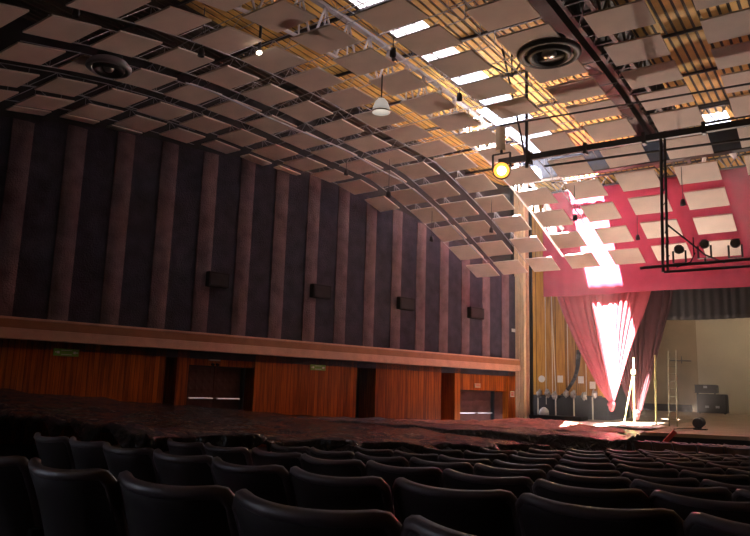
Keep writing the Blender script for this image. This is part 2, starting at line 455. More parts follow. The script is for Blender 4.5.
roof = struct('ceiling', mb, [M['roof'], M['roof_gap_shade']])
for a in LIGHT:
    s_ = MB(); s_.grid(lambda u, v: (a[0]+(a[1]-a[0])*u, a[2]+(a[3]-a[2])*v, ZR+.03+.02*math.sin(u*40)), 20, 2)
    tag(obj('rooflight', s_, M['rooflight'], roof), 'milky translucent sheet')
pu = MB()                                                       # purlins
for s_ in [y*2.6-8 for y in range(0, 20)]:
    if 16.5 < s_ < 28.9: 
        pu.box(-26, -10.1, s_-.03, s_+.03, ZR-.10, ZR-.02); pu.box(-8.6, 22, s_-.03, s_+.03, ZR-.10, ZR-.02)
    else: pu.box(-26, 22, s_-.03, s_+.03, ZR-.10, ZR-.02)
obj('purlin', pu, M['steel_dark'], roof)

# ------------------------------------------------------------------ ceiling boards
COLS = [(-16.68,17.91,2.89),(-15.48,17.82,3.14),(-14.15,17.57,3.26),(-12.72,17.24,2.76),(-11.34,17.03,2.09),(-9.91,16.94,1.42),(-8.38,16.82,1.43),(-6.73,16.74,1.16),(-5.08,16.55,.24),(-3.41,16.63,-.76),(-1.45,16.55,-1.3)]
PZ = [7.54,7.82,8.03,8.15,8.21,8.24,8.19,8.18,8.15,8.09,7.78,7.42,7.0,6.51,6.0]   # rows -2..12
PITCH = 1.3235
def pz(i):
    i = i+2
    if i < 0: return PZ[0]+.30*i
    a = min(int(i), 13); return PZ[a]+(PZ[a+1]-PZ[a])*(i-a)
def cpos(j, i):
    c0 = int(math.floor(j)); c0 = max(0, min(9, c0)); f = j-c0
    x0, y0, a0 = COLS[c0]; x1, y1, a1 = COLS[c0+1]
    x = x0+(x1-x0)*f; y = y0+(y1-y0)*f; a = math.radians(a0+(a1-a0)*f)
    return Vector((x+math.sin(a)*PITCH*(i-6), y+math.cos(a)*PITCH*(i-6), pz(i))), a
proto = MB()
proto.box(-.52, .52, -.48, .48, -.018, .018)
RANGE = {0:(-1,1),1:(-2,5),2:(-2,8),3:(-3,12),4:(-3,12),5:(-2,12),6:(-1,12),7:(1,12),8:(2,12),9:(3,12),10:(3,12)}
WALLN = Vector((-WT[1], WT[0], 0))
pan0 = None
for j in range(11):
    for i in range(RANGE[j][0], RANGE[j][1]+1):
        P, a = cpos(j, i)
        P1, _ = cpos(j, i+.5); P0, _ = cpos(j, i-.5)
        pitch = math.atan2(P1.z-P0.z, PITCH)
        if (j, i) == (8, 4): sc = .8
        else: sc = 1.
        if (j, i) == (2, -1) or (j,i)==(3,-1): pass
        # stop at the wall face
        d = P.dot(WALLN)
        lab = 'square ceiling board, %s row from the stage end, %s column from the striped wall' % (ORD[12-i], ORD[j])
        if pan0 is None:
            o = obj('acoustic_ceiling_board', proto, M['panel'], loc=(0,0,0), bevel=.006)
            pan0 = o
        else:
            o = pan0.copy(); COL.objects.link(o); o.scale = (1,1,1)
        tag(o, lab, 'ceiling panel', 'suspended square ceiling boards')
        room = 18.6-.08-d
        if room < .53:                                          # trimmed board against the wall
            wdt = max(.3, .52+room); 
            o.scale.x = wdt/1.04
            P = P + Vector((math.cos(a), -math.sin(a), 0))*(1.04-wdt)/2
        o.location = P
        jit = math.sin(i*12.9+j*78.2)*.5
        o.rotation_euler = (pitch+.012*jit, .012*math.sin(j*3.1+i*7.7), -a)
        if j == 10: o.scale.x = 1.35
        if j in (8, 9): o.scale.x = 1.06

# light hanger trusses in the gaps between the board columns
def lattice(name, f, i0, i1, h, r, rw, mat, label, cat, group, step=.5, zoff=.12):
    P0, _ = cpos(f, i0)
    root = thing(name, (P0.x, P0.y, P0.z), label, cat, group)
    n = int((i1-i0)/step); pts = [cpos(f, i0+step*k)[0] + Vector((0,0,zoff)) for k in range(n+1)]
    top = [p + Vector((0,0,h)) for p in pts]
    obj('lower_chord', MB().path(pts, r), mat, root)
    obj('upper_chord', MB().path(top, r), mat, root)
    wb = MB()
    for k in range(n):
        if k % 2: wb.bar(pts[k], top[k+1], rw, 4)
        else: wb.bar(top[k], pts[k+1], rw, 4)
        wb.bar(pts[k], top[k], rw*.8, 4)
    obj('web', wb, mat, root)
    return root
for g_, (f, a, b_) in enumerate([(.5,-2,3),(1.5,-2,7),(2.5,-2,11),(3.5,-2,12),(4.5,-2,12),(6.5,-1,11),(7.5,0,8)]):
    lattice('hanger_truss', f, a, b_, .45, .011, .008, M['steel'],
            'thin grey lattice hanger running lengthwise in the %s board gap from the striped wall' % ORD[[0,1,2,3,4,6,7][g_]], 'truss', 'lattice hangers over the ceiling boards')
# short cross lattices behind each row of boards
for i in range(0, 8):
    f0 = 0 if i < 3 else (1 if i < 7 else 3); f0 = max(f0, 0)
    pts = []; fj = f0-.4 if f0 else 0.
    js = [f0 + .25*k for k in range(int((8.4-f0)/.25)+1)]
    if i in (3, 4): js = [q for q in js if q < 7.4]
    js = [q for q in js if cpos(q, i+.5)[0].dot(WALLN) < 18.3]
    pts = [cpos(q, i+.5)[0] + Vector((0,0,.62)) for q in js]
    top = [p + Vector((0,0,.34)) for p in pts]
    wb = MB(); wb.path(pts, .014, 4); wb.path(top, .014, 4)
    for k in range(len(pts)-1):
        wb.bar(pts[k], top[k+1], .009, 4) if k % 2 else wb.bar(top[k], pts[k+1], .009, 4)
    tag(obj('cross_joist', wb, M['steel'], loc=tuple(pts[0])), 'thin crosswise lattice joist above the boards between %s and %s rows from the stage end' % (ORD[12-i-1], ORD[12-i]), 'joist', 'crosswise lattice joists')

# main white lattice truss beside the rooflight
f = 5.5
n = 44; pts = []; top = []
for k in range(n+1):
    i = -1.5+k*13.6/n
    P, _ = cpos(f, i); pts.append(P+Vector((0,0,.30))); top.append(Vector((P.x, P.y, max(P.z+.9, P.z+1.35 - .0))))
root = thing('roof_truss', tuple(pts[0]), 'deep white lattice truss running lengthwise beside the bright rooflight', 'truss')
lc = MB(); 
for a, b_ in zip(pts[:-1], pts[1:]): lc.flat(a, b_, .07, .05)
obj('lower_chord', lc, M['white_steel'], root)
uc = MB()
for a, b_ in zip(top[:-1], top[1:]): uc.flat(a, b_, .14, .07)
obj('upper_chord', uc, M['steel'], root)
wb = MB()
for k in range(n):
    if k % 2: wb.bar(pts[k], top[k+1], .028, 6)
    else: wb.bar(top[k], pts[k+1], .028, 6)
    if k % 2 == 0: wb.bar(pts[k], top[k], .022, 6)
obj('web', wb, M['white_steel'], root)

# dark lengthwise roof girder (double beam with slotted upper web)
root = thing('roof_girder', (-4.45, -2, 9.0), 'heavy dark maroon girder running from the top of the picture towards the stage', 'girder')
g0, g1 = -3, 23.2
def gz(s): return 9.15 if s < 17 else 9.15-.035*(s-17)**1.5
n = 26; segs = [g0+(g1-g0)*k/n for k in range(n+1)]
lo = MB(); we = MB(); up = MB(); lt = MB()
for a, b_ in zip(segs[:-1], segs[1:]):
    za, zb = gz(a), gz(b_)
    lo.flat((-5.0,a,za),(-5.0,b_,zb),.34,.05); lo.flat((-4.62,a,za+.02),(-4.62,b_,zb+.02),.10,.08)
    we.flat((-5.14,a,za+.40),(-5.14,b_,zb+.40),.03,.80)
    up.flat((-4.7,a,za+.80),(-4.7,b_,zb+.80),1.25,.05)
    lo.flat((-4.12,a,za),(-4.12,b_,zb),.10,.08)
    lt.flat((-4.12,a,za+.05),(-4.12,(a+b_)/2,zb+.75),.04,.10); lt.flat((-4.12,b_,zb+.05),(-4.12,(a+b_)/2,za+.75),.04,.10); lt.flat((-4.12,a,za),(-4.62,a,za),.05,.06)
    lt.flat((-4.12,a,za),(-4.62,b_,zb),.05,.05); lt.flat((-4.12,(a+b_)/2,za),(-4.62,(a+b_)/2,za),.05,.06)
    lt.flat((-4.62,a,za),(-4.62,a,za+.8),.05,.05)
obj('flange', lo, M['maroon_steel'], root); obj('web_plate', we, M['maroon_steel'], root)
obj('upper_flange', up, M['steel_dark'], root); obj('side_lattice', lt, M['steel_dark'], root)

# bluish cross girder between board rows and the lattice above the stage valance
root = thing('cross_girder', (-8.2, 20.4, 8.0), 'blue grey flat girder crossing above the boards in front of the valance', 'girder')
obj('web_plate', MB().box(-8.9, 6, 21.0, 21.04, 8.05, 8.75), M['steel_blue'], root)
obj('flange', MB().box(-8.9, 6, 20.9, 21.14, 8.02, 8.06).box(-8.9, 6, 20.9, 21.14, 8.74, 8.78), M['steel_dark'], root)
for q, (s_, z_, h_, lab) in enumerate([(28.3, 9.75, .45, 'dark lattice beam crossing just above the crimson valance'), (22.6, 9.55, .5, 'lattice beam with pale webs crossing under the roof left of the top right corner')]):
    root = thing('cross_truss', (-10 if q == 0 else -4.1, s_, z_), lab, 'truss')
    x0, x1 = (-10.6, 9) if q == 0 else (-4.1, 8)
    obj('chords', MB().box(x0, x1, s_-.04, s_+.04, z_, z_+.06).box(x0, x1, s_-.04, s_+.04, z_+h_, z_+h_+.06), M['steel_dark'], root)
    wb = MB(); x = x0; kk = 0
    while x < x1-.3:
        wb.bar((x, s_, z_), (x+.3, s_, z_+h_), .018, 4) if kk % 2 else wb.bar((x, s_, z_+h_), (x+.3, s_, z_), .018, 4)
        x += .3; kk += 1
    obj('web', wb, M['steel'], root)
root = thing('white_brace', (-3.5, 25.2, 9.0), 'white diagonal roof brace standing in daylight near the top right', 'brace')
obj('brace_bars', MB().bar((-3.9,24.4,8.9),(-3.85,24.9,10.35),.07).bar((-3.85,24.9,10.3),(-3.0,24.7,9.0),.07).bar((-3.0,24.7,9.0),(-2.9,24.9,10.3),.05), M['white_steel'], root)

# ------------------------------------------------------------------ rigging over the stalls
S = 16.5
def pipe(name, pts, r, mat, label, cat='lighting bar', group=None):
    mb = MB().path(pts, r, 8)
    return tag(obj(name, mb, mat, loc=tuple(pts[0])), label, cat, group)
pipe('lighting_bar', [(-7.4,S-.3,8.12),(3,S-.3,7.75)], .025, M['steel_dark'], 'thin upper pipe crossing level under the ceiling boards at right')
root = thing('lighting_beam', (-7.6,S,7.23), 'thick dark beam crossing at the height of the glowing floodlight', 'lighting bar')
obj('beam_tube', MB().flat((-7.62,S,7.23),(3,S,7.10),.10,.15), M['steel_dark'], root)
cl = MB()
for x in (-6.75, -5.3, -3.9, -2.6): cl.box(x-.04,x+.04,S-.09,S+.09,7.05,7.33)
obj('pipe_clamps', cl, M['steel_dark'], root)
pipe('lighting_bar', [(-6.4,S+.1,6.95),(3,S+.1,6.68)], .03, M['steel_dark'], 'thin lower pipe crossing just beneath the thick dark beam')
root = thing('drop_frame', (-6.77,S-.15,6.93), 'dark vertical drop pole with slanting braces left of the round vent', 'rigging')
obj('pole', MB().bar((-6.76,S-.15,ZR-.1),(-6.78,S-.15,6.90),.045,8), M['steel_dark'], root)
obj('braces', MB().bar((-7.45,S-.15,ZR-.1),(-6.76,S-.15,6.95),.028).bar((-7.18,S-.15,ZR),(-7.18,S-.15,9.49),.022).bar((-8.41,S-.15,ZR-.02),(-7.18,S-.15,9.49),.025).bar((-7.18,S-.15,9.49),(-6.77,S-.15,10.02),.025), M['steel_dark'], root)
# floodlight
root = thing('floodlight', (-7.55,S,7.0), 'glowing orange floodlight hanging where the thick dark beam starts', 'floodlight')
obj('yoke', MB().flat((-7.8,S,7.0),(-7.8,S,7.45),.03,.05).flat((-7.3,S,7.0),(-7.3,S,7.45),.03,.05).flat((-7.8,S,7.45),(-7.3,S,7.45),.05,.03).bar((-7.55,S,7.45),(-7.55,S,8.25),.04).bar((-7.55,S,7.23),(-6.9,S,7.23),.02), M['steel_dark'], root)
AX = Vector((.36, -.75, -.42)).normalized()                      # where the lamp points
Q = AX.to_track_quat('Z', 'Y')
def oriented(prof, c, n=20):
    mb = MB().lathe(prof, (0,0,0), n)
    mb.v = [tuple(Q @ Vector(p) + Vector(c)) for p in mb.v]
    return mb
obj('housing', oriented([(.001,-.30),(.10,-.30),(.16,-.2),(.20,0),(.24,.10),(.235,.10),(.19,0),(.14,-.15)], (-7.55,S,7.0)), M['steel_dark'], root, smooth=True)
lens = oriented([(.001,.11),(.06,.105),(.115,.09)], (-7.55,S,7.0))
tag(obj('halo_ring', oriented([(.115,.09),(.18,.07),(.215,.03)], (-7.55,S,7.0)), M['lamp_halo'], root, smooth=True), 'orange halo ring around the lens')  # glowing ring that stands in for the lamp's orange halo
tag(obj('lens', lens, M['lamp_glow'], root, smooth=True), 'glowing lens')
# grey case on the beam beside the lamp
root = thing('ballast_box', (-7.65,S+.05,8.0), 'tan box and cylinder cluster hanging above the glowing floodlight', 'equipment')
obj('cylinder', MB().bar((-7.6,S+.05,7.55),(-7.6,S+.05,8.2),.13,12), M['cream'], root)
obj('bracket', MB().box(-7.95,-7.3,S-.02,S+.12,8.2,8.27), M['steel'], root)
# right hand rectangular drop frame with three spotlights
root = thing('hanging_rig', (-3.5,S,3.98), 'dark rectangular hanging frame carrying three small spotlights at right', 'lighting rig')
fr = MB(); fr.bar((-3.53,S,7.2),(-3.60,S,3.97),.035,8).bar((-3.44,S,7.2),(-3.50,S,3.97),.03,8)
for k in range(9): fr.bar((-3.53,S,4.2+.33*k),(-3.45,S,4.35+.33*k),.012,4)
obj('ladder_post', fr, M['steel_dark'], root)
obj('lower_bar', MB().bar((-4.1,S,4.10),(2.5,S,4.18),.035,8).bar((-3.58,S,3.97),(2.5,S,3.99),.03,8), M['steel_dark'], root)
obj('diagonal_brace', MB().bar((-3.46,S,5.05),(-2.71,S,4.29),.022).bar((-2.71,S,4.29),(-2.33,S,4.08),.022), M['steel_dark'], root)
obj('hanging_cable', MB().path([(-3.3,S-.05,4.05),(-3.0,S-.05,4.15),(-2.9,S-.05,4.35)],.012,4).bar((-2.93,S-.05,4.3),(-2.93,S-.05,4.7),.012,4), M['black'], root)
SPL = ['leftmost of the three small black spotlights on the hanging frame', 'middle one of the three small black spotlights on the hanging frame', 'rightmost of the three small black spotlights on the hanging frame']
for k, (x, z) in enumerate([(-3.24,4.45),(-2.72,4.52),(-2.11,4.48)]):
    r = thing('spotlight', (x,S,z), SPL[k], 'spotlight', 'spotlights on the hanging frame')
    obj('lamp_body', MB().bar((x,S+.14,z+.03),(x+.03,S-.18,z-.02),.085,12,r2=.105), M['black'], r, bevel=.008)
    obj('lamp_yoke', MB().flat((x-.13,S,z-.02),(x-.13,S,z-.30),.015,.04).flat((x+.13,S,z-.02),(x+.13,S,z-.30),.015,.04).flat((x-.13,S,z-.30),(x+.13,S,z-.30),.04,.015).bar((x,S,z-.3),(x,S,4.1),.02), M['steel_dark'], r)
    obj('lamp_lens', MB().bar((x+.03,S-.18,z-.02),(x+.031,S-.19,z-.021),.09,12), M['steel'], r)

# round ceiling vents
for k, (x, y, z, rr, lab) in enumerate([(-4.98,13.25,8.22,.66,'round dark ceiling vent beside the heavy girder'), (-12.6,8.03,7.66,.46,'round dark ceiling vent among the boards at far left')]):
    r = thing('ceiling_vent', (x,y,z), lab, 'vent')
    obj('outer_ring', MB().lathe([(rr*.8,.12),(rr,.02),(rr,-.03),(rr*.86,-.07),(rr*.78,-.03)], (x,y,z), 36), M['steel_dark'] if k == 0 else M['steel'], r, smooth=True)
    obj('middle_ring', MB().lathe([(rr*.66,.12),(rr*.70,-.05),(rr*.60,-.11),(rr*.5,-.03),(rr*.42,.06)], (x,y,z), 36), M['steel_dark'], r, smooth=True)
    obj('centre_cone', MB().lathe([(.001,-.09),(rr*.16,-.08),(rr*.24,-.02),(rr*.2,.08)], (x,y,z), 24), M['chrome'], r, smooth=True)
    obj('duct', MB().lathe([(.001,.30),(rr*.55,.30),(rr*.55,.05)], (x,y,z), 24), M['black'], r, smooth=True)
# bell lamp
r = thing('high_bay_lamp', (-8.12,11.65,7.17), 'white bell shaped lamp hanging below the boards near the top', 'lamp')
c = (-8.12,11.65,7.02)
obj('shade', MB().lathe([(.035,.31),(.08,.29),(.135,.22),(.18,.10),(.20,0),(.19,0),(.17,.10),(.125,.2),(.045,.27)], c, 24), M['dome_glow'], r, smooth=True)
obj('rim', MB().lathe([(.193,-.013),(.208,-.009),(.208,.017),(.197,.021)], c, 24), M['chrome'], r, smooth=True)
obj('stem', MB().bar((c[0],c[1],c[2]+.30),(c[0],c[1],c[2]+.85),.016), M['steel_dark'], r)
# small cans and bulbs
CANS = [(-11.4,6.5,7.8,'at the top left corner above the first boards'),(-10.7,8.85,7.85,'between boards left of the golden roof patch'),(-7.45,11.05,7.95,'under the white truss near the top'),
        (-7.33,13.7,7.95,'under the white truss left of the drop pole'),(-12.75,16.5,7.75,'in the middle of the board field'),(-10.4,15.4,6.45,'nearest above the striped wall middle'),
        (-12.0,20.5,6.35,'close to the striped wall near its stage end'),(-9.6,20.2,6.35,'just left of the cream pilaster top'),(-6.75,19.9,6.35,'in front of the crimson valance at left'),
        (-5.9,23.6,6.4,'in front of the crimson valance at middle'),(-3.7,19.6,6.35,'in front of the crimson valance at right')]
can0 = None
for x, y, z, lab in CANS:
    if can0 is None:
        can0 = thing('downlight', (x,y,z), '', 'downlight', 'small hanging downlights')
        obj('can', MB().lathe([(.001,.09),(.05,.09),(.065,.02),(.07,-.08),(.055,-.08),(.05,0)], (x,y,z), 14), M['steel_dark'], can0, smooth=True)
        obj('stem', MB().bar((x,y,z+.08),(x,y,z+1.0),.010,5), M['steel_dark'], can0)
        o = can0
    else:
        o = copy_tree(can0); o.location = (x,y,z)
    o['label'] = 'small dark downlight '+lab
r = thing('lit_bulb_lamp', (-9.75,9.55,7.9), 'small lit lamp glowing between boards beside the golden roof', 'lamp')
obj('bulb', MB().ball((-9.75,9.55,7.9), .052, 12, (1.3,1,.8)), M['bulb'], r, smooth=True)
obj('socket', MB().bar((-9.75,9.55,7.96),(-9.75,9.55,8.8),.03,8), M['steel_dark'], r)
# conduit sagging under the boards
pts = [cpos(3.45, i)[0] + Vector((0,0,-.12+.05*math.sin(i*1.7))) for i in [x*.5 for x in range(1, 24)]]
tag(obj('conduit', MB().path(pts, .022, 6), M['steel'], loc=tuple(pts[0])), 'long pale conduit snaking under the boards left of the white truss', 'pipe')

# ------------------------------------------------------------------ stage dressing
def pleated(name, x0, x1, y, z0, z1, mat, n, amp, label=None, cat='curtain', seed=0, hem=.02):
    nu = n*6
    def fn(u, v):
        x = x0+(x1-x0)*u
        a = amp*(.35+.65*abs(noise.noise(Vector((u*n*.31+seed, 0, 0))))*2)
        return (x, y+a*math.sin(u*n*2*pi+1.4*math.sin(u*9+seed))*(1-.25*v), z0+(z1-z0)*v + (hem*math.sin(u*23+seed) if v == 0 else 0))
    mb = MB().grid(fn, nu, 8)
    return obj(name, mb, mat, loc=(x0,y,z0), smooth=True, solid=.02)
o = pleated('stage_valance', -11.23, 12, 28.82, EYE+4.17, EYE+8.75, M['valance'], 46, .03, seed=3)
tag(o, 'broad crimson fabric valance hanging above the stage opening', 'curtain')
o = pleated('black_border', -6.6, 12, 30.0, EYE+3.12, EYE+4.6, M['blackcloth'], 62, .07, seed=9)
tag(o, 'pleated black border drape under the crimson valance at right', 'curtain')

def swag(name, y, left, right, mat, label, n, amp, seed, knot=None):
    """a drape gathered from its wide top down to a tied point; left/right are (x,z) outlines, top to bottom"""
    def at(L, v):
        k = v*(len(L)-1); i = min(int(k), len(L)-2); f = k-i
        return L[i][0]+(L[i+1][0]-L[i][0])*f, L[i][1]+(L[i+1][1]-L[i][1])*f
    def fn(u, v):
        xl, zl = at(left, v); xr, zr = at(right, v)
        wdt = abs(xr-xl)
        ph = u*n*2*pi + 1.8*math.sin(u*7+seed)
        a = amp*min(1, wdt/1.6)*(.55+.45*math.sin(u*17+seed))
        belly = -.10*math.sin(pi*v)*math.sin(pi*u)
        return (xl+(xr-xl)*u + .02*math.cos(ph), y + a*math.sin(ph)+belly, zl+(zr-zl)*u)
    root = thing(name, (knot[0], y, knot[1]), label, 'curtain')
    obj('drape', MB().grid(fn, n*8, 40), mat, root, smooth=True, solid=.015)
    k = MB().ball((knot[0], y, knot[1]), .17, 14, (1,.8,.8)); k.lathe([(.10,.1),(.13,-.02),(.09,-.16),(.001,-.2)], (knot[0],y,knot[1]-.1), 12)
    obj('knot', k, mat, root, smooth=True)
    return root
def smooth_line(P, n=24):
    out = []
    for k in range(n+1):
        v = k/n*(len(P)-1); i = min(int(v), len(P)-2); f = v-i
        p0 = P[max(i-1,0)]; p1 = P[i]; p2 = P[i+1]; p3 = P[min(i+2,len(P)-1)]
        out.append(tuple(.5*((2*b)+(-a+c)*f+(2*a-5*b+4*c-d)*f*f+(-a+3*b-3*c+d)*f**3) for a, b, c, d in zip(p0,p1,p2,p3)))
    return out
swag('rose_drape', 29.08, smooth_line([(-10.85,5.75),(-10.55,4.78),(-10.01,3.48),(-9.4,2.23),(-8.89,1.34),(-8.62,.98)]),
     smooth_line([(-6.72,5.75),(-7.02,4.80),(-7.4,3.84),(-7.75,2.95),(-8.15,1.75),(-8.42,.98)]), M['curtain'],
     'large rose pink stage drape gathered to a tied point, blazing in sunlight', 15, .085, 1.3, (-8.53,.86))
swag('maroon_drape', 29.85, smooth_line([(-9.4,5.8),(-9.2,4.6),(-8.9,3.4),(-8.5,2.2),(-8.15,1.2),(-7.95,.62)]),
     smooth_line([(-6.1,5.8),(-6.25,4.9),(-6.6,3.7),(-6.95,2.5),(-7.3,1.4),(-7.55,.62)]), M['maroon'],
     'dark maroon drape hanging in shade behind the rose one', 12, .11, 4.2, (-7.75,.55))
# dark sash across the wood wall
sash = smooth_line([(-10.1,29.9,3.1),(-10.14,29.9,2.5),(-10.3,29.9,1.9),(-10.7,29.9,1.3),(-11.1,29.9,1.0)], 14)
mb = MB()
for k, (a, b_) in enumerate(zip(sash[:-1], sash[1:])): mb.bar(a, b_, .10-.003*k, 8, .10-.003*(k+1))
tag(obj('tied_back_sash', mb, M['blackcloth'], loc=sash[0], smooth=True), 'dark cloth sash looping across the golden wood wall', 'cloth')
# fly ropes
for k, (x, z0, z1, lab) in enumerate([(-11.62,.75,ZR-.2,'first pale rope from the pilaster on the golden wall'),(-11.32,1.1,9.0,'second pale rope from the pilaster on the golden wall'),(-11.17,1.15,6.5,'third pale rope from the pilaster, slanting slightly'),
        (-10.62,1.1,6.2,'fourth pale rope from the pilaster, with a white tag part way up'),(-9.83,1.0,5.9,'fifth pale rope, nearest the edge of the rose drape')]):
    mb = MB().bar((x,30.0,z0),(x-.04*(k==2)*5,30.02,z1),.017,6)
    r = tag(obj('fly_rope', mb, M['rope'], loc=(x,30.0,z0)), lab, 'rope', 'pale ropes on the golden wall')
# rope rail with wrapped bundles
root = thing('rope_rail', (-12.1,29.75,zstage(29.8)), 'low dark rope rail with posts along the golden wall', 'rail')
obj('rail_bar', MB().bar((-12.1,29.75,1.12),(-9.1,29.75,1.15),.035,8), M['steel_dark'], root)
for x in (-11.9,-11.1,-10.3,-9.5): obj('post', MB().bar((x,29.75,zstage(29.8)),(x,29.75,1.12),.03,8), M['rope'], root)
BU = ['nearest the pilaster','second from the pilaster','third from the pilaster','fourth from the pilaster','fifth from the pilaster','sixth from the pilaster','farthest from the pilaster']
for k, x in enumerate([-11.82,-11.45,-11.12,-10.62,-10.3,-9.85,-9.4]):
    mb = MB().grid(lambda u, v: (x+(.12+.05*noise.noise(Vector((u*4+k,v*5,0))))*math.sin(pi*v)*math.cos(2*pi*u), 29.70+.12*math.sin(pi*v)*math.sin(2*pi*u), 1.20+.05*math.sin(k*2.3)+.13*math.cos(pi*v)+.16*noise.noise(Vector((u*6,v*6,k)))), 14, 8)
    tag(obj('rope_bundle', mb, M['tuft'], loc=(x,29.7,1.1), smooth=True), 'crumpled pale rope bundle on the rail, '+BU[k], 'rope bundle', 'rope bundles on the rail')
for k, (x, z, lab) in enumerate([(-12.14,1.85,'small white round tag on the wall beside the pilaster'),(-11.04,1.86,'white square notice on the golden wall, left of the sash'),(-10.12,1.84,'small white notice just right of the sash'),(-9.62,1.62,'small grey notice nearest the rose drape')]):
    mb = MB()
    if k == 0:
        mb.bar((x+.25,30.2,z),(x+.25,30.17,z),.15,16)
    else: mb.box(x-.12,x+.12,30.17,30.2,z-.15,z+.15)
    tag(obj('notice', mb, M['paper'], loc=(x,30.18,z)), lab, 'notice', 'paper notices on the golden wall')
mb = MB().grid(lambda u, v: (-11.45+.19*math.sin(pi*v)*math.cos(2*pi*u)*(1+.3*v)+.03*noise.noise(Vector((u*5,v*5,2))), 29.3+.16*math.sin(pi*v)*math.sin(2*pi*u), zstage(29.3)+.24+.24*math.cos(pi*v)), 16, 10)
tag(obj('white_sack', mb, M['paper'], loc=(-11.45,29.3,zstage(29.3)), smooth=True), 'white plastic sack standing on the stage below the ropes', 'sack')
# dark plinth at the pilaster foot
tag(obj('dark_riser', MB().box(-11.8,-9.6,28.5,29.4,zstage(29)-.02,zstage(29)+.16), M['black'], loc=(-11.8,28.5,zstage(29)), bevel=.01), 'low black riser on the stage between pilaster and rose drape', 'riser')

# stands and ladders on the stage
YS = 28.2; zs = zstage(YS)
r = thing('light_stand', (-7.40,YS,zs), 'yellowish stand with one slanting leg on the sunlit stage', 'stand')
obj('pole', MB().bar((-7.42,YS,zs),(-7.36,YS,2.68),.035,8), M['yellowpole'], r)
obj('slanting_leg', MB().bar((-7.38,YS,2.15),(-7.80,YS-.05,zs),.028,8), M['yellowpole'], r)
obj('head_clamp', MB().box(-7.46,-7.30,YS-.07,YS+.07,2.05,2.22), M['yellowpole'], r)
obj('foot_plate', MB().box(-7.95,-7.25,YS-.25,YS+.25,zs,zs+.04), M['white_steel'], r)
r = thing('light_pole', (-6.62,YS,zs), 'single bright upright pole on the stage between stand and ladder', 'pole')
obj('pole', MB().bar((-6.62,YS,zs),(-6.57,YS,2.78),.038,8), M['yellowpole'], r)
obj('base', MB().lathe([(.001,.06),(.17,.05),(.19,0)], (-6.62,YS,zs), 16), M['white_steel'], r)
obj('collar', MB().bar((-6.6,YS,1.5),(-6.59,YS,1.85),.06,8), M['yellowpole'], r)
r = thing('step_ladder', (-6.0,YS+.1,zs), 'dim upright ladder on the stage right of the poles', 'ladder')
for x in (-6.18,-5.90): obj('rail', MB().bar((x,YS+.1,zs),(x+.06,YS+.1,2.95),.022,6), M['steel_olive'], r)
for k in range(9): obj('rung', MB().bar((-6.17,YS+.1,.4+.28*k),(-5.87,YS+.1,.4+.28*k),.014,5), M['steel_olive'], r)
# black cases at the back wall
def case(name, x0, x1, y0, y1, z0, z1, label, slots):
    r = thing(name, ((x0+x1)/2,(y0+y1)/2,z0), label, 'flight case')
    obj('body', MB().box(x0,x1,y0,y1,z0+.05,z1), M['case'], r, bevel=.05)
    ed = MB()
    for z in (z0+.06, z1-.03): ed.box(x0-.01,x1+.01,y0-.015,y0+.02,z-.02,z+.02)
    obj('edge_strip', ed, M['steel_dark'], r)
    for x in slots:
        obj('handle', MB().box(x-.09,x+.09,y0-.03,y0,z0+.30,z0+.42), M['steel'], r)
    for x in (x0+.12, x1-.12): obj('caster', MB().bar((x,y0+.1,z0+.03),(x,y0+.15,z0+.03),.04,8), M['black'], r)
zc = zstage(41)
case('flight_case', -7.45,-6.02,40.6,41.3,zc,zc+1.02,'lower black flight case against the cream back wall of the stage',(-6.95,-6.45))
case('flight_case', -7.52,-6.45,40.6,41.2,zc+1.02,zc+1.5,'upper black flight case stacked on the other, jutting left',(-7.0,))
r = thing('wall_pipe', (-8.9,42.1,3.25), 'short horizontal pipe on the ochre part of the back wall', 'pipe')
obj('pipe_run', MB().bar((-9.0,42.1,3.28),(-7.9,42.1,3.24),.035,8).bar((-8.4,42.1,3.1),(-8.4,42.1,3.5),.03,8).bar((-8.4,42.1,3.25),(-8.4,42.28,3.25),.03,8), M['steel_dark'], r)
# small floor spotlight near the stage lip and a red marker strip
r = thing('floor_spotlight', (-4.9,27.2,zstage(27.2)), 'small dark spotlight sitting near the stage edge', 'spotlight')
zf = zstage(27.2)
obj('lamp_body', MB().bar((-4.9,27.35,zf+.27),(-4.95,27.0,zf+.22),.16,12,r2=.19), M['black'], r, bevel=.01)
obj('foot', MB().box(-5.1,-4.7,27.0,27.4,zf,zf+.04).bar((-4.9,27.2,zf),(-4.9,27.2,zf+.2),.03), M['steel_dark'], r)
obj('cable_arm', MB().path([(-5.0,27.1,zf+.06),(-5.3,26.4,zf+.05),(-5.45,25.6,zf+.04)],.02,5), M['black'], r)

